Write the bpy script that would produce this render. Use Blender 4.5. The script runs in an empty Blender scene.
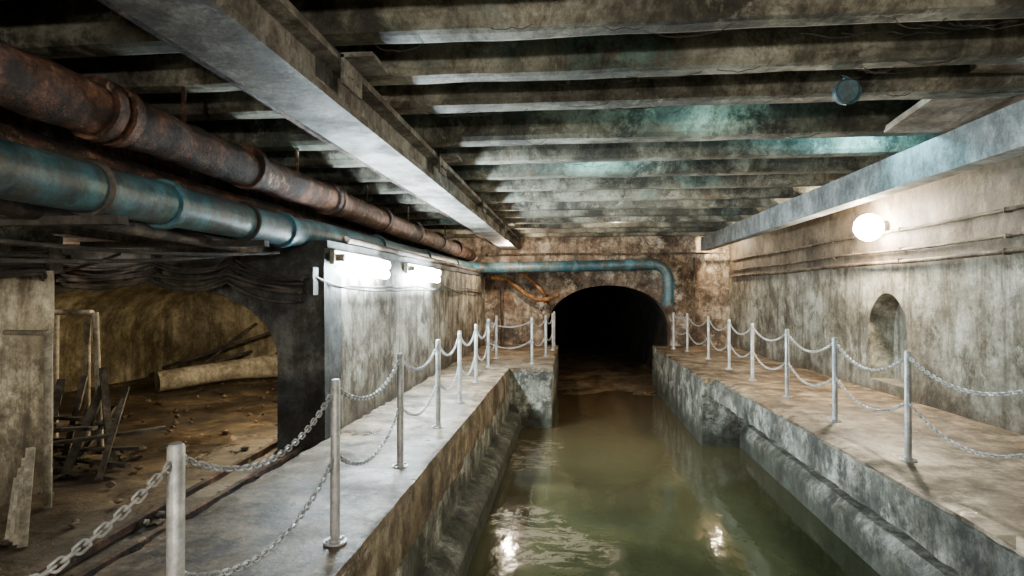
import bpy, bmesh, math, random
from mathutils import Vector, Matrix, noise
random.seed(7)
S=bpy.context.scene
# ---------------------------------------------------------------- helpers
def link(ob):
    S.collection.objects.link(ob); return ob
def mesh_ob(name, verts, faces, mat=None, smooth=False, parent=None):
    me=bpy.data.meshes.new(name); me.from_pydata([tuple(v) for v in verts],[],faces); me.update()
    if smooth:
        for p in me.polygons: p.use_smooth=True
    ob=bpy.data.objects.new(name,me); link(ob)
    if mat: me.materials.append(mat)
    if parent: ob.parent=parent
    return ob
def empty(name):
    e=bpy.data.objects.new(name,None); return link(e)
def bm_ob(name,bm,mat,smooth=False,parent=None):
    me=bpy.data.meshes.new(name); bm.to_mesh(me); bm.free()
    if smooth:
        for p in me.polygons: p.use_smooth=True
    me.materials.append(mat)
    ob=bpy.data.objects.new(name,me); link(ob)
    if parent: ob.parent=parent
    return ob
def rough_box(name,lo,hi,mat,seg=0.25,amp=0.0,bev=0.0,parent=None,xf=None,edge=0.0):
    lo=Vector(lo);hi=Vector(hi)
    n=[max(1,min(150,int(round((hi[i]-lo[i])/seg)))) for i in range(3)]
    idx={};verts=[];faces=[]
    def vid(i,j,k):
        key=(i,j,k)
        if key not in idx:
            idx[key]=len(verts)
            verts.append(Vector((lo.x+(hi.x-lo.x)*i/n[0],lo.y+(hi.y-lo.y)*j/n[1],lo.z+(hi.z-lo.z)*k/n[2])))
        return idx[key]
    for i in range(n[0]):
        for j in range(n[1]):
            faces.append((vid(i,j,0),vid(i,j+1,0),vid(i+1,j+1,0),vid(i+1,j,0)))
            faces.append((vid(i,j,n[2]),vid(i+1,j,n[2]),vid(i+1,j+1,n[2]),vid(i,j+1,n[2])))
    for i in range(n[0]):
        for k in range(n[2]):
            faces.append((vid(i,0,k),vid(i+1,0,k),vid(i+1,0,k+1),vid(i,0,k+1)))
            faces.append((vid(i,n[1],k),vid(i,n[1],k+1),vid(i+1,n[1],k+1),vid(i+1,n[1],k)))
    for j in range(n[1]):
        for k in range(n[2]):
            faces.append((vid(0,j,k),vid(0,j,k+1),vid(0,j+1,k+1),vid(0,j+1,k)))
            faces.append((vid(n[0],j,k),vid(n[0],j+1,k),vid(n[0],j+1,k+1),vid(n[0],j,k+1)))
    for key,a in idx.items():
        v=verts[a]
        if amp:
            v+=noise.noise_vector(v*1.7)*amp+noise.noise_vector(v*6.1)*amp*0.4
        if edge:
            cnt=sum(1 for q in range(3) if key[q] in (0,n[q]))
            if cnt>=2:
                t=abs(noise.noise(v*4.0))*edge
                for q in range(3):
                    if key[q] in (0,n[q]) : v[q]+= (t if key[q]==0 else -t)
    if xf:
        verts=[xf(v) for v in verts]
    return mesh_ob(name,verts,faces,mat,parent=parent)
def prism(name,profile,axis,a,b,mat,parent=None,segs=1,amp=0.0,smooth=False):
    verts=[];faces=[];n=len(profile)
    for s in range(segs+1):
        t=a+(b-a)*s/segs
        for p in profile:
            v=Vector((t,p[0],p[1])) if axis=='X' else Vector((p[0],t,p[1]))
            if amp: v+=noise.noise_vector(v*2.3)*amp
            verts.append(v)
    for s in range(segs):
        for i in range(n):
            j=(i+1)%n
            faces.append((s*n+i,s*n+j,(s+1)*n+j,(s+1)*n+i))
    faces.append(tuple(range(n-1,-1,-1))); faces.append(tuple(range(segs*n,segs*n+n)))
    ob=mesh_ob(name,verts,faces,mat,parent=parent,smooth=smooth)
    bm=bmesh.new();bm.from_mesh(ob.data);bmesh.ops.recalc_face_normals(bm,faces=bm.faces);bm.to_mesh(ob.data);bm.free()
    return ob
def cut(ob,cutter):
    m=ob.modifiers.new('b','BOOLEAN');m.operation='DIFFERENCE';m.object=cutter;m.solver='EXACT'
    bpy.context.view_layer.update()
    dg=bpy.context.evaluated_depsgraph_get()
    me=bpy.data.meshes.new_from_object(ob.evaluated_get(dg))
    ob.modifiers.clear(); ob.data=me
    bpy.data.objects.remove(cutter)
def frames(pts):
    out=[];up=Vector((0,0,1));prev=None
    for i,p in enumerate(pts):
        t=(pts[min(i+1,len(pts)-1)]-pts[max(i-1,0)]).normalized()
        if prev is None:
            a=up if abs(t.z)<0.9 else Vector((1,0,0))
            n=t.cross(a).normalized()
        else:
            n=(prev-t*prev.dot(t)).normalized()
        prev=n; out.append((t,n,t.cross(n)))
    return out
def tube_data(pts,r,sides=12,caps=True,off=0,rf=None):
    pts=[Vector(p) for p in pts];fr=frames(pts);v=[];f=[]
    for i,p in enumerate(pts):
        rr=rf(i) if rf else r
        for s in range(sides):
            a=2*math.pi*s/sides
            v.append(p+(fr[i][1]*math.cos(a)+fr[i][2]*math.sin(a))*rr)
    for i in range(len(pts)-1):
        for s in range(sides):
            q=(s+1)%sides
            f.append((off+i*sides+s,off+i*sides+q,off+(i+1)*sides+q,off+(i+1)*sides+s))
    if caps:
        f.append(tuple(off+s for s in range(sides-1,-1,-1)))
        f.append(tuple(off+(len(pts)-1)*sides+s for s in range(sides)))
    return v,f
class MB:
    def __init__(s): s.v=[];s.f=[]
    def tube(s,pts,r,sides=12,caps=True,rf=None):
        v,f=tube_data(pts,r,sides,caps,len(s.v),rf); s.v+=v;s.f+=f
    def box(s,lo,hi,M=None):
        o=len(s.v)
        for x in (lo[0],hi[0]):
            for y in (lo[1],hi[1]):
                for z in (lo[2],hi[2]):
                    p=Vector((x,y,z)); s.v.append(M@p if M else p)
        s.f+=[tuple(o+i for i in q) for q in ((0,1,3,2),(4,6,7,5),(0,4,5,1),(2,3,7,6),(0,2,6,4),(1,5,7,3))]
    def ring(s,c,nrm,R,r,seg=14,sides=6):
        nrm=Vector(nrm).normalized();a=nrm.orthogonal().normalized();b=nrm.cross(a);c=Vector(c);o=len(s.v)
        for i in range(seg):
            t=2*math.pi*i/seg;d=a*math.cos(t)+b*math.sin(t)
            for j in range(sides):
                u=2*math.pi*j/sides
                s.v.append(c+d*(R+r*math.cos(u))+nrm*r*math.sin(u))
        for i in range(seg):
            for j in range(sides):
                i2=(i+1)%seg;j2=(j+1)%sides
                s.f.append((o+i*sides+j,o+i2*sides+j,o+i2*sides+j2,o+i*sides+j2))
    def ob(s,name,mat,smooth=True,parent=None):
        o=mesh_ob(name,s.v,s.f,mat,smooth=smooth,parent=parent)
        if smooth:
            try: o.data.set_sharp_from_angle(angle=math.radians(40))
            except Exception: pass
        return o
# ---------------------------------------------------------------- materials
def ramp(nt,stops):
    r=nt.nodes.new('ShaderNodeValToRGB');e=r.color_ramp.elements
    while len(e)<len(stops): e.new(0.5)
    for i,(p,c) in enumerate(stops):
        e[i].position=p; e[i].color=(*c,1) if len(c)==3 else c
    return r
def surf(name,cols,scale=1.2,stain=(0.02,0.015,0.01),stain_amt=0.6,rough=(0.55,0.95),bump=0.25,
         streak=True,accents=(),metal=0.0,fine=18,zband=None,seed=0,bricks=0.0,mottle=.55,grime=.8):
    m=bpy.data.materials.new(name);m.use_nodes=True;nt=m.node_tree;N=nt.nodes;L=nt.links
    bs=N['Principled BSDF'];geo=N.new('ShaderNodeNewGeometry')
    add=N.new('ShaderNodeVectorMath');add.operation='ADD';add.inputs[1].default_value=(seed*3.1,seed*1.7,seed*0.9)
    L.new(geo.outputs['Position'],add.inputs[0]);P=add.outputs[0]
    def nz(sc,det=8,rg=0.6,vec=P,dist=0.0):
        n=N.new('ShaderNodeTexNoise');n.inputs['Scale'].default_value=sc;n.inputs['Detail'].default_value=det
        n.inputs['Roughness'].default_value=rg;n.inputs['Distortion'].default_value=dist;L.new(vec,n.inputs['Vector']);return n.outputs['Fac']
    def mix(f,a,b,mode='MIX'):
        x=N.new('ShaderNodeMix');x.data_type='RGBA';x.blend_type=mode
        if isinstance(f,(int,float)): x.inputs[0].default_value=f
        else: L.new(f,x.inputs[0])
        for s,i in ((a,6),(b,7)):
            if isinstance(s,tuple): x.inputs[i].default_value=(*s,1)
            else: L.new(s,x.inputs[i])
        return x.outputs[2]
    def mul(a,k):
        mm=N.new('ShaderNodeMath');mm.operation='MULTIPLY';mm.inputs[1].default_value=k;L.new(a,mm.inputs[0]);return mm.outputs[0]
    n1=nz(scale,10,0.68,dist=0.15)
    k=len(cols);r=ramp(nt,[(0.40+0.20*i/(k-1),c) for i,c in enumerate(cols)]);L.new(n1,r.inputs[0]);col=r.outputs[0]
    height=nz(fine,8,0.7)
    if bricks:
        sx=N.new('ShaderNodeSeparateXYZ');L.new(P,sx.inputs[0]);cb=N.new('ShaderNodeCombineXYZ')
        ad=N.new('ShaderNodeMath');ad.operation='ADD';L.new(sx.outputs[0],ad.inputs[0]);L.new(sx.outputs[1],ad.inputs[1])
        L.new(ad.outputs[0],cb.inputs[0]);L.new(sx.outputs[2],cb.inputs[1])
        bt=N.new('ShaderNodeTexBrick');bt.inputs['Scale'].default_value=1;bt.inputs['Brick Width'].default_value=.24;bt.inputs['Row Height'].default_value=.08
        bt.inputs['Mortar Size'].default_value=.012;bt.inputs['Color1'].default_value=(1,1,1,1);bt.inputs['Color2'].default_value=(.6,.55,.5,1);bt.inputs['Mortar'].default_value=(.35,.33,.3,1)
        L.new(cb.outputs[0],bt.inputs['Vector']);col=mix(bricks,col,bt.outputs['Color'],'MULTIPLY')
    n2=nz(scale*0.55+0.2,8,0.72,dist=0.3);r2=ramp(nt,[(0.45,(0,0,0)),(0.60,(1,1,1))]);L.new(n2,r2.inputs[0])
    col=mix(mul(r2.outputs[0],stain_amt),col,stain)
    if streak:
        mp=N.new('ShaderNodeMapping');mp.inputs['Scale'].default_value=(3.0,3.0,0.30);L.new(P,mp.inputs[0])
        n3=nz(1.6,7,0.72,vec=mp.outputs[0]);r3=ramp(nt,[(0.49,(0,0,0)),(0.60,(1,1,1))]);L.new(n3,r3.inputs[0])
        col=mix(mul(r3.outputs[0],stain_amt*.95),col,stain)
    for q,(ac,lo,sc,amt) in enumerate(accents):
        mp=N.new('ShaderNodeMapping');mp.inputs['Location'].default_value=(q*7.3+2,q*3.3,q*5.1);L.new(P,mp.inputs[0])
        na=nz(sc,10,0.78,vec=mp.outputs[0],dist=.2);ra=ramp(nt,[(lo,(0,0,0)),(min(1,lo+0.06),(1,1,1))]);L.new(na,ra.inputs[0])
        col=mix(mul(ra.outputs[0],amt),col,ac)
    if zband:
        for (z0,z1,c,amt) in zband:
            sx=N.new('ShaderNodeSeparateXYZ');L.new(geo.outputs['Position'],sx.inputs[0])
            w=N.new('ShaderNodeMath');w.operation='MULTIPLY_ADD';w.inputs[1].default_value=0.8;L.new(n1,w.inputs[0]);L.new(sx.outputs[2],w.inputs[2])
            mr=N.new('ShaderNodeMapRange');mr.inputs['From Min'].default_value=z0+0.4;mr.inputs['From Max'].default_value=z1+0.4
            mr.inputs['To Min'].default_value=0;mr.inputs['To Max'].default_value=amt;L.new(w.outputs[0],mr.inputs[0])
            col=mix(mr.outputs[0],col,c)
    nm=nz(scale*5,8,.75);rm=ramp(nt,[(.40,(.36,.34,.31)),(.54,(1,1,1))]);L.new(nm,rm.inputs[0]);col=mix(mottle,col,rm.outputs[0],'MULTIPLY')
    if grime:
        mp=N.new('ShaderNodeMapping');mp.inputs['Scale'].default_value=(1,1,.7);mp.inputs['Location'].default_value=(11.3,4.1,8.8);L.new(P,mp.inputs[0])
        ng=nz(scale*1.7,14,.8,vec=mp.outputs[0],dist=.3);rg_=ramp(nt,[(.42,(.13,.11,.085)),(.475,(.52,.48,.42)),(.53,(1,1,1))]);L.new(ng,rg_.inputs[0]);col=mix(grime,col,rg_.outputs[0],'MULTIPLY')
    n4=nz(fine*2.2,4,0.6);r4=ramp(nt,[(0.35,(0.5,0.5,0.5)),(0.6,(1,1,1))]);L.new(n4,r4.inputs[0])
    col=mix(0.5,col,r4.outputs[0],'MULTIPLY')
    L.new(col,bs.inputs['Base Color']);bs.inputs['Metallic'].default_value=metal
    mr=N.new('ShaderNodeMapRange');mr.inputs['To Min'].default_value=rough[0];mr.inputs['To Max'].default_value=rough[1]
    mr.inputs['From Min'].default_value=.35;mr.inputs['From Max'].default_value=.65
    L.new(n2,mr.inputs[0]);L.new(mr.outputs[0],bs.inputs['Roughness'])
    hs=N.new('ShaderNodeMath');hs.operation='MULTIPLY_ADD';hs.inputs[1].default_value=1.2;L.new(n1,hs.inputs[0]);L.new(height,hs.inputs[2])
    b=N.new('ShaderNodeBump');b.inputs['Strength'].default_value=bump;b.inputs['Distance'].default_value=0.04
    L.new(hs.outputs[0],b.inputs['Height']);L.new(b.outputs[0],bs.inputs['Normal'])
    return m
WH=(.62,.62,.54)
M_wallR=surf('plaster_right',[(.20,.185,.14),(.42,.41,.34),(.60,.60,.51)],0.9,stain=(.10,.078,.05),stain_amt=.72,fine=12,
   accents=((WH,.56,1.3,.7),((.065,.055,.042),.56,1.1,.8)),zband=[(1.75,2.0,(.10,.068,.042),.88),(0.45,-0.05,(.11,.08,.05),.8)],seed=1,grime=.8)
M_wallL=surf('plaster_left',[(.24,.21,.155),(.47,.45,.375),(.65,.63,.55)],1.1,stain=(.11,.08,.05),stain_amt=.78,seed=2,
   accents=((WH,.56,1.2,.6),((.055,.04,.03),.54,1.2,.85)),zband=[(0.6,-0.05,(.07,.052,.034),.88)],grime=.9)
M_back=surf('stained_masonry',[(.13,.085,.055),(.33,.24,.165),(.56,.47,.37)],1.3,stain=(.07,.042,.026),stain_amt=.65,
   accents=(((.60,.54,.45),.52,1.1,.85),((.04,.03,.022),.54,1.3,.85),((.36,.15,.045),.58,1.5,.7)),seed=3,bricks=.2)
M_arch=surf('dark_concrete',[(.03,.037,.042),(.07,.082,.088),(.15,.155,.15)],1.3,stain_amt=.6,seed=4)
M_chamber=surf('chamber_plaster',[(.22,.19,.11),(.38,.34,.22),(.52,.47,.33)],1.2,stain=(.10,.075,.045),stain_amt=.65,seed=5,accents=(((.05,.04,.025),.57,1.2,.7),),grime=.6)
M_upper=surf('upper_brick',[(.10,.06,.035),(.28,.18,.11),(.42,.31,.2)],1.4,stain=(.03,.02,.014),stain_amt=.75,seed=6,bricks=.7)
M_patch=surf('patch_plaster',[(.28,.22,.165),(.44,.37,.29),(.56,.50,.42)],1.4,stain=(.16,.10,.06),stain_amt=.5,seed=26,streak=False,grime=.5)
M_walk=surf('walkway_concrete',[(.12,.08,.045),(.28,.205,.13),(.44,.35,.24)],1.6,stain=(.07,.042,.024),stain_amt=.72,rough=(.25,.85),streak=False,seed=7,bump=.3,
   accents=(((.55,.47,.35),.56,1.5,.65),((.045,.03,.018),.55,1.9,.8)),grime=.85)
M_floor=surf('wet_dirt_floor',[(.03,.022,.015),(.085,.062,.04),(.19,.145,.095)],1.3,stain=(.02,.014,.010),stain_amt=.7,rough=(.12,.7),streak=False,seed=8,bump=.6)
M_canal=surf('canal_concrete',[(.13,.13,.11),(.31,.31,.26),(.52,.51,.44)],1.8,stain=(.05,.048,.036),stain_amt=.7,seed=9,
   accents=((WH,.53,1.8,.85),((.03,.028,.022),.53,2.2,.88)),zband=[(-0.6,-1.0,(.045,.048,.03),.92)],bump=.3)
M_beam=surf('ceiling_beam_concrete',[(.09,.088,.068),(.22,.215,.165),(.38,.375,.30)],1.0,stain=(.045,.04,.03),stain_amt=.7,
   accents=(((.09,.22,.20),.57,.42,.5),((.52,.52,.44),.58,1.5,.65),((.018,.016,.013),.54,.9,.85),((.20,.10,.05),.60,.8,.55)),seed=10,bump=.2,grime=.85,streak=False)
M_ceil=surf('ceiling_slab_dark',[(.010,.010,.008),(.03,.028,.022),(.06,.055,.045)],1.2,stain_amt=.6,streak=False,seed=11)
M_girder=surf('girder_grey',[(.11,.112,.10),(.22,.222,.20),(.35,.355,.325)],2.2,stain=(.08,.055,.036),stain_amt=.6,rough=(.45,.85),seed=12,bump=.2,accents=(((.03,.026,.022),.53,1.3,.85),),streak=False)
M_girderR=surf('girder_bluegrey',[(.15,.185,.19),(.26,.30,.315),(.37,.41,.42)],2.2,stain=(.10,.09,.08),stain_amt=.45,rough=(.45,.8),seed=13,bump=.2,mottle=.4,grime=.6,streak=False)
M_blue=surf('blue_pipe_paint',[(.02,.085,.12),(.033,.145,.205),(.075,.23,.29)],2.0,stain=(.08,.055,.035),stain_amt=.55,rough=(.3,.6),seed=14,bump=.15,mottle=.4,grime=.7)
M_rust=surf('rusted_pipe',[(.030,.013,.008),(.13,.05,.026),(.27,.13,.075)],3.4,stain=(.016,.011,.008),stain_amt=.7,seed=15,bump=.9,accents=(((.47,.35,.24),.57,2.6,.85),((.010,.008,.007),.51,1.8,.88)),streak=False)
M_brown=surf('brown_pipe',[(.05,.032,.022),(.13,.09,.06),(.22,.165,.11)],3.0,stain_amt=.5,seed=16,bump=.4)
M_dark=surf('dark_rubber',[(.015,.015,.015),(.05,.045,.04),(.12,.105,.09)],3,stain_amt=.3,seed=17,bump=.3,grime=.3)
M_scrap=surf('scrap_wood',[(.04,.037,.03),(.10,.09,.075),(.22,.20,.17)],3,stain_amt=.5,seed=18,bump=.4)
M_white=surf('pale_pipe',[(.30,.27,.20),(.46,.42,.33),(.56,.52,.42)],3,stain_amt=.35,seed=19,bump=.2,grime=.4)
M_zinc=surf('galvanised_steel',[(.42,.44,.45),(.56,.58,.59),(.68,.70,.70)],7,stain=(.25,.24,.22),stain_amt=.35,rough=(.35,.55),metal=.35,seed=20,bump=.06,streak=False,mottle=.25,grime=.2)
M_mud=surf('mud',[(.10,.065,.035),(.22,.15,.085),(.34,.25,.15)],1.5,stain_amt=.4,rough=(.2,.6),streak=False,seed=21,bump=.8,grime=.4)
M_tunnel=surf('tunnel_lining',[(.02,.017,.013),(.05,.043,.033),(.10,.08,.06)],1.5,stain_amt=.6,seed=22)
M_orange=surf('orange_rust',[(.20,.08,.02),(.42,.19,.05),(.55,.30,.12)],3,stain_amt=.4,seed=25)
def emis(name,c,s):
    m=bpy.data.materials.new(name);m.use_nodes=True;b=m.node_tree.nodes['Principled BSDF']
    b.inputs['Base Color'].default_value=(*c,1);b.inputs['Emission Color'].default_value=(*c,1);b.inputs['Emission Strength'].default_value=s;return m
E_cool=emis('tube_glow_cool',(.78,.93,1.0),330)
E_warm=emis('bulb_glow_warm',(1.0,.84,.60),640)
E_warm2=emis('bulb_glow_small',(1.0,.78,.50),2000)
def water_mat():
    m=bpy.data.materials.new('murky_water');m.use_nodes=True;nt=m.node_tree;N=nt.nodes;L=nt.links;b=N['Principled BSDF']
    geo=N.new('ShaderNodeNewGeometry')
    n=N.new('ShaderNodeTexNoise');n.inputs['Scale'].default_value=.6;n.inputs['Detail'].default_value=6;n.inputs['Distortion'].default_value=.8;L.new(geo.outputs['Position'],n.inputs['Vector'])
    r=ramp(nt,[(.38,(.024,.027,.012)),(.62,(.058,.060,.027))]);L.new(n.outputs[0],r.inputs[0])
    sp=N.new('ShaderNodeSeparateXYZ');L.new(geo.outputs['Position'],sp.inputs[0])
    mr=N.new('ShaderNodeMapRange');mr.inputs['From Min'].default_value=7;mr.inputs['From Max'].default_value=14;L.new(sp.outputs[1],mr.inputs[0])
    mx=N.new('ShaderNodeMix');mx.data_type='RGBA';L.new(mr.outputs[0],mx.inputs[0]);L.new(r.outputs[0],mx.inputs[6]);mx.inputs[7].default_value=(.085,.058,.030,1)
    n2=N.new('ShaderNodeTexNoise');n2.inputs['Scale'].default_value=3.0;n2.inputs['Detail'].default_value=14;n2.inputs['Roughness'].default_value=.8;n2.inputs['Distortion'].default_value=1.2
    mp=N.new('ShaderNodeMapping');mp.inputs['Scale'].default_value=(.8,1.6,1);L.new(geo.outputs['Position'],mp.inputs[0]);L.new(mp.outputs[0],n2.inputs['Vector'])
    r2=ramp(nt,[(.49,(0,0,0)),(.56,(.85,.85,.85))]);L.new(n2.outputs[0],r2.inputs[0])
    tot=None
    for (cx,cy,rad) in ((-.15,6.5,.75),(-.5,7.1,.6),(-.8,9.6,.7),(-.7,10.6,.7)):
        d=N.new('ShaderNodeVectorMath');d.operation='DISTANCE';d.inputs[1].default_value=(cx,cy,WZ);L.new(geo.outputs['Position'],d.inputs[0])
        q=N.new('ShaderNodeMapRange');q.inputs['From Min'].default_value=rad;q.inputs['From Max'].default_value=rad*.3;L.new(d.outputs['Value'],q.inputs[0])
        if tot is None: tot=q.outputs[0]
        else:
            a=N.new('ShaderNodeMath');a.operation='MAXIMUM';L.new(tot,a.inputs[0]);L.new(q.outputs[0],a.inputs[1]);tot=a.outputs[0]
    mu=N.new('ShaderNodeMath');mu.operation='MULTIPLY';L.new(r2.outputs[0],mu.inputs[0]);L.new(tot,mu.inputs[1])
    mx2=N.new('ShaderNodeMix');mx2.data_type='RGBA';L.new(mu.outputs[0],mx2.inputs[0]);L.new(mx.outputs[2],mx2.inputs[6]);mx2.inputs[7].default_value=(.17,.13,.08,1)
    L.new(mx2.outputs[2],b.inputs['Base Color'])
    ro=N.new('ShaderNodeMapRange');ro.inputs['To Min'].default_value=.07;ro.inputs['To Max'].default_value=.85;L.new(mu.outputs[0],ro.inputs[0]);L.new(ro.outputs[0],b.inputs['Roughness'])
    b.inputs['IOR'].default_value=1.33
    mp=N.new('ShaderNodeMapping');mp.inputs['Scale'].default_value=(3,1.6,1);L.new(geo.outputs['Position'],mp.inputs[0])
    n4=N.new('ShaderNodeTexNoise');n4.inputs['Scale'].default_value=1.6;n4.inputs['Detail'].default_value=3;L.new(mp.outputs[0],n4.inputs['Vector'])
    bp=N.new('ShaderNodeBump');bp.inputs['Strength'].default_value=.06;bp.inputs['Distance'].default_value=.08;L.new(n4.outputs[0],bp.inputs['Height']);L.new(bp.outputs[0],b.inputs['Normal'])
    return m
WZ=-1.2
M_water=water_mat()
# ---------------------------------------------------------------- shell
def arch_pts(x0,x1,zb,zs,zt,n=24,p=2.0):
    c=(x0+x1)/2;h=(x1-x0)/2;out=[(x0,zb)]
    for i in range(n+1):
        a=math.pi-math.pi*i/n
        cx=math.cos(a);sz=math.sin(a)
        out.append((c+h*math.copysign(abs(cx)**(2/p),cx),zs+(zt-zs)*abs(sz)**(2/p)))
    out.append((x1,zb));return out
def skewR(v):
    v=v.copy(); t=(v.y+4)/21.5; v.x+= -0.62*max(0,t); return v
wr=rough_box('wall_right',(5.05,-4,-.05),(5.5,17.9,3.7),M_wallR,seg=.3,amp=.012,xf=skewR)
nic=[(y,z) for (y,z) in arch_pts(8.95,9.95,.16,.95,1.5,20)]
c=prism('niche_cutter',nic,'X',3.8,5.02,M_arch)
cut(wr,c)
wl=empty('wall_left')
rough_box('corridor_face',(-2.85,6.45,-.13),(-2.55,17.7,2.0),M_wallL,seg=.28,amp=.014,parent=wl)
rough_box('near_face',(-4.7,-4,-.13),(-4.3,4.6,3.65),M_wallL,seg=.3,amp=.015,parent=wl)
rough_box('upper_face',(-4.7,4.6,2.0),(-4.32,17.7,3.65),M_upper,seg=.3,amp=.02,parent=wl)
rough_box('ledge_top',(-4.4,6.0,1.97),(-2.52,17.5,2.05),M_arch,seg=.3,amp=.01,parent=wl)
rough_box('alcove_soffit',(-8.3,4.3,2.0),(-4.3,6.2,2.2),M_upper,seg=.4,amp=.02,parent=wl)
rough_box('alcove_return',(-8.3,4.3,-.13),(-4.5,4.6,2.1),M_wallL,seg=.4,amp=.01,parent=wl)
aw=rough_box('wall_side_arch',(-8.3,6.0,-.13),(-2.55,6.45,2.03),M_arch,seg=.25,amp=.012)
cut(aw,prism('arch_cutter',arch_pts(-6.6,-3.06,-.5,.75,1.63,36,2.35),'Y',5.5,7.0,M_arch))
def strip(name,prof,y0,y1,n,mat,cap=True,flip=False,bend=None,amp=0.02):
    v=[];f=[];k=len(prof)
    for s in range(n+1):
        y=y0+(y1-y0)*s/n
        for p in prof:
            q=Vector((p[0],y,p[1])); q+=noise.noise_vector(q*1.5)*amp
            if bend: q.x+=bend(y)
            v.append(q)
    for s in range(n):
        for i in range(k-1): f.append((s*k+i,(s+1)*k+i,(s+1)*k+i+1,s*k+i+1))
    if cap: f.append(tuple(n*k+i for i in range(k)))
    return mesh_ob(name,v,f,mat)
strip('wall_chamber_vault',arch_pts(-8.2,-2.87,-.13,.7,1.93,28,2.3),6.4,11.6,16,M_chamber)
wb=rough_box('wall_back',(-4.6,17.5,-1.7),(5.3,18.0,3.65),M_back,seg=.22,amp=.045)
cut(wb,prism('tunnel_cutter',arch_pts(-.72,2.8,-2.2,.45,1.72,36,2.1),'Y',17,18.6,M_back))
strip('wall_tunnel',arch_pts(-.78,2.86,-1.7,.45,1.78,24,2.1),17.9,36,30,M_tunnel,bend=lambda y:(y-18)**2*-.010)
prof=[(x,z) for x,z in arch_pts(-.72,2.8,-.0,.45,1.72,36,2.1)][1:-1]
mb=MB();
for i in range(len(prof)-1):
    (xa,za),(xb,zb)=prof[i],prof[i+1]
    cx,cz=1.04,.3
    def outw(x,z,k): 
        d=Vector((x-cx,z-cz)).normalized();return (x+d.x*k,z+d.y*k)
    a0=outw(xa,za,.0);a1=outw(xa,za,.24);b0=outw(xb,zb,.0);b1=outw(xb,zb,.24);o=len(mb.v);yf=17.44+random.uniform(-.012,.012);yb=17.56
    g=.04
    def lerp(p,q,t): return (p[0]+(q[0]-p[0])*t,p[1]+(q[1]-p[1])*t)
    P=[lerp(a0,b0,g),lerp(a1,b1,g),lerp(a1,b1,1-g),lerp(a0,b0,1-g)]
    for y in (yf,yb):
        for p in P: mb.v.append(Vector((p[0],y,p[1])))
    mb.f+=[tuple(o+q for q in t) for t in ((0,1,2,3),(4,7,6,5),(0,4,5,1),(1,5,6,2),(2,6,7,3),(3,7,4,0))]
mb.ob('trim_tunnel_arch',M_back,smooth=False)
rough_box('wall_behind',(-5,-4.4,-1.7),(5.6,-4,3.65),M_wallL,seg=.5)
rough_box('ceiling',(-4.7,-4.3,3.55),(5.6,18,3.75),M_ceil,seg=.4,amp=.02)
# ---- floors / canal
rough_box('floor_left',(-8.3,-4,-.4),(-2.4,11.8,-.12),M_floor,seg=.16,amp=.035)
wk=empty('walkway_canal_edge')
rough_box('left_slab',(-2.55,-4,-.5),(-1.25,17.5,0),M_walk,seg=.14,amp=.008,edge=.05,parent=wk)
rough_box('left_canal_face',(-2.4,-4,-1.7),(-1.262,17.5,-.06),M_canal,seg=.16,amp=.018,parent=wk)
prism('left_toe_curb',[(-1.35,-1.7),(-1.00,-1.7),(-1.02,-.98),(-1.08,-.92),(-1.24,-.86),(-1.35,-.84)],'Y',-4,12.2,M_canal,parent=wk,segs=90,amp=.014)
rough_box('left_pier',(-1.4,12.0,-1.7),(-.40,17.5,-.03),M_canal,seg=.14,amp=.02,edge=.05,parent=wk)
rough_box('left_pier_cap',(-1.4,11.98,-.08),(-.38,17.5,0.0),M_walk,seg=.14,amp=.008,edge=.03,parent=wk)
rs=empty('walkway_canal_side')
rough_box('right_slab',(2.62,-4,-.26),(5.1,17.5,0),M_walk,seg=.14,amp=.008,edge=.05,parent=rs,xf=lambda v:Vector((v.x-(.12*(v.y-3)/9 if v.x<3.2 else 0),v.y,v.z)))
rough_box('right_slab_fascia',(2.60,-4,-.38),(3.0,10.95,-.03),M_canal,seg=.14,amp=.014,edge=.03,parent=rs,xf=lambda v:Vector((v.x-.12*(v.y-3)/9,v.y,v.z)))
rough_box('right_canal_face',(3.2,-4,-1.7),(5.0,17.5,-.2),M_canal,seg=.18,amp=.018,parent=rs)
rough_box('right_pier',(2.28,10.9,-1.7),(3.3,17.5,-.03),M_canal,seg=.14,amp=.02,edge=.05,parent=rs)
rough_box('right_pier_cap',(2.29,10.88,-.10),(3.0,17.5,0.003),M_walk,seg=.14,amp=.008,edge=.04,parent=rs)
prism('canal_bench',[(2.92,-1.7),(3.25,-1.7),(3.25,-.78),(3.02,-.80),(2.94,-.90)],'Y',-4,10.9,M_canal,parent=rs,segs=70,amp=.012)
mesh_ob('canal_water',[(-2,-4,WZ),(4.2,-4,WZ),(4.2,36,WZ),(-2,36,WZ)],[(0,1,2,3)],M_water)
v=[];f=[];NX,NY=16,50
for j in range(NY+1):
    for i in range(NX+1):
        x=-2.6+5.6*i/NX;y=14.6+20*j/NY
        z=WZ-.10+.17*min(1,(y-14.6)/3.2)+.05*noise.noise(Vector((x*1.3,y*1.1,0)))+.03*noise.noise(Vector((x*4,y*4,3)))
        v.append((x if y<17.5 else x,y,z))
for j in range(NY):
    for i in range(NX):
        a=j*(NX+1)+i;f.append((a,a+1,a+NX+2,a+NX+1))
mesh_ob('mud_bank',v,f,M_mud,smooth=True)
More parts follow.
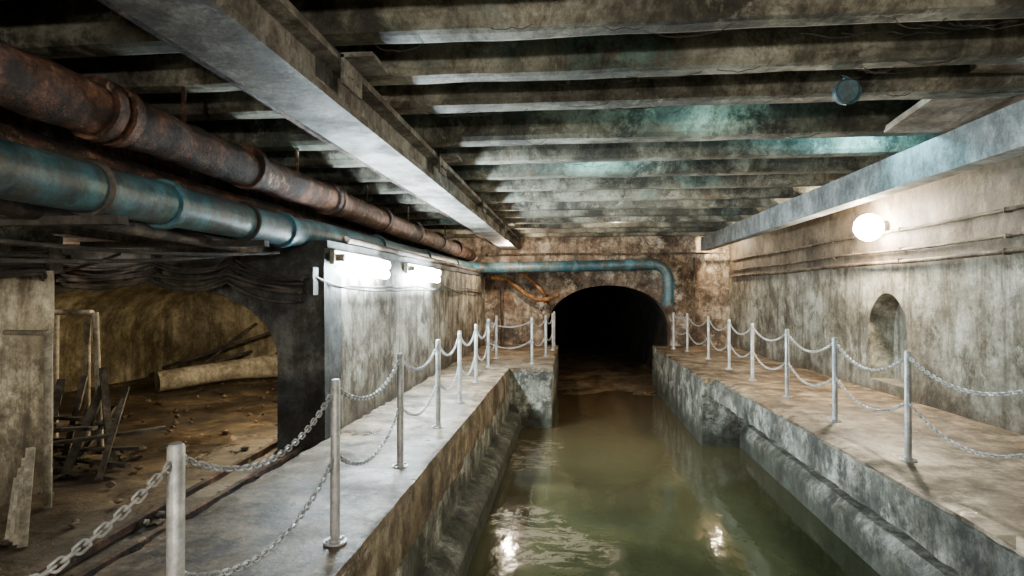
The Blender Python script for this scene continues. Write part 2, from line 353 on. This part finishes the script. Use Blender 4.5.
# ---------------------------------------------------------------- ceiling beams
by=[-2.6,-1.7,-.8,.1,1.0,1.9,2.72,3.5,4.25,4.95,6.15,7.1,8.1,9.1,10.2,11.3,12.4,13.5,14.6,15.7,16.8]
for i,y in enumerate(by):
    w=.28 if i not in (9,10) else .32
    z0=3.08
    pr=[(y+.03,3.6),(y,z0+.30),(y-.005,z0+.12),(y+.01,z0+.05),(y+.04,z0+.008),(y+.09,z0),(y+w-.09,z0),(y+w-.03,z0+.02),(y+w,z0+.09),(y+w,3.6)]
    prism('ceiling_beam',pr,'X',-4.4,4.9-.028*(y+4),M_beam,segs=44,amp=.01)
prism('ceiling_patch',[(4.5,3.24),(6.2,3.06),(6.2,3.12),(4.5,3.3)],'X',3.05,4.72,M_patch,segs=10,amp=.03)
def ibeam(name,x0,x1,z0,z1,t,tw,y0,y1,mat,kind='I'):
    xc=(x0+x1)/2
    if kind=='I':
        pr=[(x0,z0),(x1,z0),(x1,z0+t),(xc+tw/2,z0+t*1.4),(xc+tw/2,z1-t*1.4),(x1,z1-t),(x1,z1),(x0,z1),(x0,z1-t),(xc-tw/2,z1-t*1.4),(xc-tw/2,z0+t*1.4),(x0,z0+t)]
    else:
        pr=[(x0,z0),(x1,z0),(x1,z0+t),(x0+tw,z0+t),(x0+tw,z1-t),(x1,z1-t),(x1,z1),(x0,z1)]
    return prism(name,pr,'Y',y0,y1,mat,segs=40,amp=.004)
ibeam('steel_girder',-1.93,-1.5,2.72,3.06,.05,.22,-3.9,16.9,M_girder)
ibeam('steel_girder',3.6,3.82,2.68,3.05,.035,.04,-3.9,17.3,M_girderR,'C')
mb=MB()
for y in (3.75,6.6,9.9,13.2):
    mb.box((-1.49,y,3.03),(-1.28,y+.34,3.06));mb.box((-1.49,y,2.86),(-1.47,y+.34,3.05))
    for k in range(3): mb.tube([(-1.47,y+.06+.1*k,2.93),(-1.445,y+.06+.1*k,2.93)],.014,6)
mb.ob('girder_bracket',M_girder,smooth=False)
mb=MB();random.seed(11)
for k in range(60):
    y=random.choice(by[6:14])+random.uniform(0,.3);x=random.uniform(-1.3,3.0);L=random.uniform(.15,.6);s=random.uniform(.01,.06)
    mb.tube([(x+L*i/8,y+random.uniform(-.02,.02),3.075-4*s*(i/8)*(1-i/8)+random.uniform(-.006,.006)) for i in range(9)],.003,4)
mb.ob('loose_hanging_wire',M_dark)
# ---------------------------------------------------------------- pipes
def lin(a,b,n,w=0.0):
    a=Vector(a);b=Vector(b);return [a+(b-a)*i/n+noise.noise_vector((a+(b-a)*i/n)*.7)*w for i in range(n+1)]
BZ=2.115
pts=lin((-2.82,-3.9,BZ),(-2.82,5.6,BZ),20,.006)+lin((-2.82,6.2,BZ+.03),(-2.82,15.9,2.19),22,.006)
for i in range(1,9):
    a=math.pi/2*i/8; pts.append(Vector((-2.32-.5*math.cos(a),15.9+.5*math.sin(a),2.19)))
pts+=lin((-2.1,16.4,2.19),(2.15,16.4,2.27),16,.0)
for i in range(1,9):
    a=math.pi/2*i/8; pts.append(Vector((2.15+.42*math.sin(a),16.4,1.85+.42*math.cos(a))))
pts+=lin((2.57,16.4,1.7),(2.57,16.4,1.2),3)
bp=empty('blue_water_pipe')
mb=MB();mb.tube(pts,.148,20);mb.ob('pipe_run',M_blue,parent=bp)
mb=MB()
for y in (1.2,3.9,5.6): mb.tube([(-2.82,y-.035,BZ),(-2.82,y+.035,BZ)],.172,20)
for y in (8.4,11.2,14): mb.tube([(-2.82,y-.035,2.165),(-2.82,y+.035,2.165)],.178,20)
for x in (-1.5,.1,1.6): mb.tube([(x-.04,16.4,2.19+.019*(x+2.1)),(x+.04,16.4,2.19+.019*(x+2.1))],.18,18)
mb.tube([(2.57,16.4,1.26),(2.57,16.4,1.18)],.19,18);mb.tube([(2.57,16.4,1.86),(2.57,16.4,1.80)],.185,18)
mb.ob('flanges',M_blue,parent=bp)
mb=MB()
for y in (3.25,4.9):
    mb.ring((-2.82,y,BZ),(0,1,0),.158,.018,24,6)
    mb.box((-4.3,y-.04,1.90),(-2.6,y+.04,1.95))
mb.ob('pipe_hangers',M_dark,smooth=False,parent=bp)
rp=empty('rusted_pipe_run')
mb=MB();pp=lin((-2.95,-3.9,2.66),(-2.95,17.4,2.60),160,.015)
mb.tube(pp,.15,22,rf=lambda i:.165+.024*noise.noise(Vector((i*.6,0,0))));body=mb.ob('pipe_body',M_rust,parent=rp)
for vv in body.data.vertices:
    c=Vector((-2.95,vv.co.y,2.63));d=(vv.co-c).normalized();vv.co+=d*.018*noise.noise(vv.co*9)
mb=MB()
for y in (.8,2.2,3.45,3.6,5.2,7,7.15,9,11,13,15):
    mb.tube([(-2.95,y-.04,2.645),(-2.95,y+.04,2.645)],.20,18)
for y in (1.5,4.3,6.2,8.4,10.6,13.8): mb.tube([(-2.95,y,2.75),(-2.95,y,3.07)],.018,6)
mb.ob('pipe_collars',M_rust,parent=rp)
mb=MB();mb.tube(lin((-3.45,-3.9,2.45),(-3.45,17.4,2.42),50,.03),.09,14);mb.tube(lin((-3.6,-3.9,2.85),(-3.6,17.4,2.8),50,.04),.14,14)
mb.tube(lin((-2.3,-3.9,2.95),(-2.3,17.4,2.95),40,.03),.035,10)
mb.ob('service_pipes',M_rust)
mb=MB();mb.tube(lin((-3.12,1.0,2.02),(-3.12,5.98,1.93),20,.012),.055,12)
mb.tube(lin((-3.12,1.0,2.02),(-4.28,.8,2.05),8,.01),.055,12)
mb.tube(lin((-2.56,6.6,2.10),(-2.56,17.3,2.10),40,.01),.045,10)
mb.ob('brown_pipe',M_brown)
rough_box('concrete_stringer',(-4.0,-3.9,2.22),(-3.72,17,2.44),M_upper,seg=.25,amp=.02)
def wx(y): return 5.05-.62*max(0,(y+4)/21.5)
for z,r,off in ((2.40,.022,.05),(2.12,.02,.04),(1.95,.03,.05)):
    mb=MB();mb.tube([Vector((wx(y)-off,y,z+.012*math.sin(y*1.3))) for y in [(-3.9+.6*i) for i in range(36)]],r,10)
    for y in range(-3,17,2): mb.box((wx(y)-off-r-.004,y-.01,z-r-.006),(wx(y)+.02,y+.01,z+r+.006))
    mb.ob('wall_conduit',M_brown)
mb=MB()
mb.tube([(-2.3,17.1,1.95),(-1.9,17.1,1.9),(-1.6,17.1,1.7),(-1.3,17.1,1.45),(-1.0,17.1,1.3),(-.7,17.1,1.32),(-.4,17.1,1.45)],.06,10)
mb.tube([(-1.5,17.3,2.1),(-1.1,17.2,1.8),(-.8,17.2,1.5),(-.75,17.2,1.2)],.05,10)
mb.ob('rusty_pipework',M_orange)
mb=MB();mb.tube([(-2.0,17.2,.02),(-2.0,17.2,1.7)],.045,10);mb.tube([(3.4,17.25,.02),(3.4,17.25,2.5)],.03,10);mb.tube([(-2.4,17.2,2.6),(-.5,17.2,2.62),(1.5,17.2,2.6),(4.2,17.2,2.62)],.03,10);mb.ob('downpipe',M_brown)
# ---------------------------------------------------------------- cables
random.seed(5)
cab=MB()
hooks=[(-4.2,1.6,2.0),(-4.15,4.4,1.90),(-5.4,5.80,1.84),(-4.3,5.80,1.86),(-3.45,5.80,1.86),(-2.62,5.85,1.70),(-2.48,6.4,1.58),(-2.48,9.6,1.60),(-2.48,11.6,1.62),(-2.48,14,1.62),(-2.48,17.0,1.62)]
for c_ in range(8):
    pts=[];dz=-.035*c_
    hk=hooks[:6] if c_>1 else hooks
    for h in range(len(hk)-1):
        a=Vector(hk[h]);b=Vector(hk[h+1]);sag=random.uniform(.02,.15) if h<5 else random.uniform(.01,.06)
        for i in range(10):
            t=i/10;p=a.lerp(b,t);p.z+=dz-4*sag*t*(1-t)
            p+=noise.noise_vector(p*2+Vector((c_,0,0)))*.02
            if h<5: p.y-=.012*c_
            else: p.x+=.006*c_
            pts.append(p)
    cab.tube(pts,random.choice([.014,.02,.026]),7)
for h in hooks[:6]: cab.box((h[0]-.02,h[1]-.02,h[2]-.22),(h[0]+.02,h[1]+.1,h[2]+.06))
cab.ob('cable_bundle',M_dark)
mb=MB()
for s,(a,b) in enumerate([((-4.2,1.5,2.05),(-2.9,5.7,1.9)),((-4.2,.5,1.9),(-3.2,5.7,1.9)),((-4.2,2.5,1.8),(-4.6,5.7,1.9))]):
    a=Vector(a);b=Vector(b);mb.tube([a.lerp(b,i/16)-Vector((0,0,(.5+.15*s)*1.2*(i/16)*(1-i/16))) for i in range(17)],.016,7)
mb.ob('hanging_cable',M_dark)
# ---------------------------------------------------------------- posts & chains
def post(x,y,h=.98,z=0.0):
    mb=MB();mb.tube([(x,y,z),(x,y,z+h-.012),(x,y,z+h)],.029,16,rf=lambda i:(.029,.029,.022)[i])
    mb.tube([(x,y,z),(x,y,z+.012)],.07,18);mb.tube([(x,y,z+.012),(x,y,z+.03)],.038,14)
    for k in range(4):
        a=math.pi/4+k*math.pi/2;mb.tube([(x+.052*math.cos(a),y+.052*math.sin(a),z+.01),(x+.052*math.cos(a),y+.052*math.sin(a),z+.026)],.009,6)
    for zz in (.91,.50):
        for s in (-1,1): mb.ring((x,y+s*.043,z+zz),(1,0,0),.017,.005,10,5)
    mb.ob('barrier_post',M_zinc)
def link_geo(mb,c,t,side,L=.062,W=.034,r=.0052,seg=12,sides=5):
    t=t.normalized();side=(side-t*side.dot(t)).normalized();nrm=t.cross(side);o=len(mb.v);hs=(L-W)/2
    for i in range(seg):
        a=2*math.pi*i/seg;ct=math.cos(a);st=math.sin(a)
        cen=c+t*(W/2*ct+(hs if ct>0 else -hs))+side*(W/2*st);d=(t*ct+side*st)
        for j in range(sides):
            u=2*math.pi*j/sides;mb.v.append(cen+d*r*math.cos(u)+nrm*r*math.sin(u))
    for i in range(seg):
        for j in range(sides):
            i2=(i+1)%seg;j2=(j+1)%sides;mb.f.append((o+i*sides+j,o+i2*sides+j,o+i2*sides+j2,o+i*sides+j2))
def chain(a,b,sag,mb):
    a=Vector(a);b=Vector(b);n=60
    P=[a.lerp(b,i/n)-Vector((0,0,4*sag*(i/n)*(1-i/n))) for i in range(n+1)]
    cum=[0]
    for i in range(n): cum.append(cum[-1]+(P[i+1]-P[i]).length)
    step=.040;k=int(cum[-1]/step);
    for q in range(k):
        s=(q+.5)*cum[-1]/k;i=0
        while i<n-1 and cum[i+1]<s:i+=1
        u=(s-cum[i])/(cum[i+1]-cum[i]);p=P[i].lerp(P[i+1],u);t=P[i+1]-P[i]
        h=Vector((0,0,1)).cross(t).normalized();vv=t.normalized().cross(h)
        ang=math.pi/4 if q%2 else -math.pi/4
        link_geo(mb,p,t,h*math.cos(ang)+vv*math.sin(ang),L=.054,W=.026,r=.0045)
Lp=[(-1.30,.55),(-1.36,1.95),(-1.42,3.5),(-1.48,5.08),(-1.49,6.6),(-1.54,8.15),(-1.6,9.95),(-1.68,12.0),(-1.72,13.6)]
Lq=[(-.85,12.75),(-.62,14.2),(-.5,15.7),(-.5,17.0)]
Rp=[(3.0,2.4),(3.0,4.1),(3.0,5.72),(3.06,7.37),(3.08,9.0),(3.08,10.67),(3.08,12.2),(3.08,14.0),(2.95,15.8),(2.72,16.5)]
for lst in (Lp,Lq,Rp):
    for p in lst: post(*p)
def run(lst):
    for p,q in zip(lst,lst[1:]):
        mb=MB();d=math.dist(p,q)
        for zz,sg in ((.91,.16),(.50,.19)):
            chain((p[0],p[1]+.05,zz),(q[0],q[1]-.05,zz),sg*random.uniform(.85,1.15)*d/1.55,mb)
        mb.ob('barrier_chain',M_zinc)
run(Lp);run(Lq);run(Rp);run([(-1.68,12.0),(-.85,12.75)])
# ---------------------------------------------------------------- lamps
def tube_lamp(y0,y1,x=-2.40,z=1.86):
    e=empty('fluorescent_tube_lamp')
    mb=MB();mb.box((x-.12,y0-.05,z-.06),(x-.07,y1+.05,z+.09));mb.box((x-.06,y0-.05,z-.03),(x+.035,y0,z+.05));mb.box((x-.06,y1,z-.03),(x+.035,y1+.05,z+.05))
    mb.ob('housing',M_white,smooth=False,parent=e)
    mb=MB();mb.tube([(x,y0,z),(x,y1,z)],.055,14);mb.tube([(x-.01,y0,z-.12),(x-.01,y1,z-.12)],.055,14);mb.ob('tube',E_cool,parent=e)
tube_lamp(6.1,7.6);tube_lamp(8.9,10.6)
def bulb(x,y,z,mat,r=.06,side=1,name='bulkhead_lamp'):
    e=empty(name)
    bm=bmesh.new();bmesh.ops.create_uvsphere(bm,u_segments=20,v_segments=12,radius=r);bmesh.ops.translate(bm,verts=bm.verts,vec=(x,y,z));bm_ob('bulb',bm,mat,True,e)
    mb=MB();mb.tube([(x+side*r*.8,y,z),(x+side*(r+.06),y,z)],r*.5,16)
    mb.ob('base',M_dark,parent=e)
bulb(wx(9.4)-.25,9.45,2.48,E_warm,.20)
bulb(3.9,16.9,2.87,E_warm2,.05,1,'ceiling_lamp')
e=empty('floodlight')
mb=MB();cx,cy,cz=2.02,4.62,2.98
mb.tube([(cx,cy,cz),(cx,cy+.05,cz+.01),(cx,cy+.12,cz+.03)],.1,20,rf=lambda i:(.085,.09,.05)[i]);mb.box((cx-.015,cy+.02,cz+.05),(cx+.015,cy+.06,cz+.12));mb.ring((cx,cy,cz),(0,1,0),.085,.012,20,6)
mb.ob('housing',M_blue,parent=e)
def light(kind,name,loc,power,col,r=.1):
    l=bpy.data.lights.new(name,kind);l.energy=power;l.color=col;l.shadow_soft_size=r
    o=bpy.data.objects.new(name,l);o.location=loc
    return link(o)
light('POINT','chamber_lamp',(-3.4,7.4,1.45),330,(1,.80,.50),.06)
light('POINT','alcove_lamp',(-5.2,5.3,1.85),14,(1,.86,.68),.05)
light('POINT','rear_fill_a',(-.3,-2.6,1.9),600,(1,.93,.82),.12)  # unseen fill light added behind camera to brighten walkways and beam fronts
light('POINT','rear_fill_b',(3.0,-2.4,1.9),370,(1,.92,.79),.12)  # added fill behind camera on the right, not a fixture of the place
light('POINT','rear_fill_c',(-3.6,-1.5,1.7),100,(1,.88,.70),.12)  # weaker added fill behind camera, brightens the left floor
light('POINT','teal_work_light',(3.2,6.75,3.25),75,(.30,.85,1),.05)
light('POINT','teal_work_light.001',(.3,7.75,3.3),45,(.35,.92,1),.05)
light('POINT','teal_work_light.002',(1.2,5.75,3.3),18,(.45,.95,.95),.05)
light('POINT','tunnel_mouth_lamp',(-1.6,15.2,2.55),280,(1,.82,.60),.06)
light('POINT','tunnel_mouth_lamp.001',(1.0,13.9,2.95),50,(1,.82,.6),.06)
# ---------------------------------------------------------------- debris
mb=MB();mb.tube(lin((-6.75,9.2,.05),(-5.5,10.7,.2),10),.17,20);mb.tube(lin((-6.2,9.9,.1),(-5.0,11.0,.05),10),.12,16)
mb.ob('discarded_pipe',M_white)
mb=MB()
for a,b in (((-7.0,10.4,0),(-6.2,11.3,.9)),((-5.9,10.9,0),(-5.2,11.4,1.0)),((-7.2,10.0,-.02),(-6.3,11.3,.35)),((-7.6,10.5,.1),(-4.6,11.4,1.15))):
    mb.tube([a,b],.03,8)
mb.ob('scrap_bars',M_dark)
def plank(mb,a,b,w,t):
    a=Vector(a);b=Vector(b);d=b-a;M=Matrix.Translation(a)@d.to_track_quat('Z','Y').to_matrix().to_4x4();mb.box((-w/2,-t/2,0),(w/2,t/2,d.length),M)
mb=MB()
random.seed(3)
for k in range(13):
    x=-5.5+.12*k+random.uniform(-.06,.06);plank(mb,(x,5.0+random.uniform(-.35,.25),-.1),(x-random.uniform(-.1,.5),5.6,random.uniform(.3,.75)),random.uniform(.03,.08),.03)
for k in range(14): plank(mb,(-5.6+random.uniform(0,1.1),4.7+random.uniform(0,.8),-.06+.03*k),(-5.0+random.uniform(-.4,1.1),4.9+random.uniform(0,.7),-.03+.03*k),.06,.03)
mb.ob('scrap_pile',M_scrap,smooth=False)
mb=MB()
for k in range(4): plank(mb,(-3.62+.06*k,3.55-.03*k,-.1),(-3.86+.06*k,3.85-.03*k,.20+.08*k),.05,.03)
mb.ob('leaning_planks',M_white,smooth=False)
mb=MB();mb.tube([(-3.92,4.15,-.12),(-3.92,4.15,1.2)],.028,10);mb.tube([(-3.92,4.15,1.2),(-4.28,4.15,1.2)],.02,8)
mb.ob('upright_pipe',M_white)
mb=MB()
for a,b in (((-4.95,5.7,-.1),(-4.95,5.7,1.25)),((-5.35,5.75,-.1),(-5.35,5.75,1.3)),((-5.45,5.72,1.3),(-4.9,5.7,1.3)),((-4.78,5.68,-.1),(-4.88,5.72,1.3))): mb.tube([a,b],.03,10)
mb.ob('pipe_frame',M_white)
mb=MB()
for x0,x1 in ((-2.9,-3.15),(-2.72,-2.75)): 
    a=Vector((x0,2.0,-.09));b=Vector((x1,6.6,-.09));plank(mb,a,b,.05,.05)
mb.ob('floor_rail',M_rust,smooth=False)
bm=bmesh.new()
for k in range(300):
    if random.random()<.7: x=random.uniform(-6.5,-2.7);y=random.uniform(2,10.8)
    else: x=random.uniform(-5.8,-4.2);y=random.uniform(4.7,5.8)
    s=random.uniform(.015,.05)
    r=bmesh.ops.create_icosphere(bm,subdivisions=1,radius=s)
    for vv in r['verts']: vv.co=vv.co*random.uniform(.7,1.3);vv.co.z*=.6;vv.co+=Vector((x,y,-.1+s*.3))
bm_ob('floor_rubble',bm,M_floor)
# ---------------------------------------------------------------- world, camera
w=bpy.data.worlds.new('World');S.world=w;w.use_nodes=True;w.node_tree.nodes['Background'].inputs[0].default_value=(.02,.025,.03,1);w.node_tree.nodes['Background'].inputs[1].default_value=.3
cd=bpy.data.cameras.new('Camera');cam=bpy.data.objects.new('Camera',cd);link(cam)
cd.sensor_width=36;cd.lens=600/1024*36;cd.clip_start=.05
cam.location=(0,0,1.5);cam.rotation_euler=(math.radians(90+.48),0,math.atan(60/600))
S.camera=cam
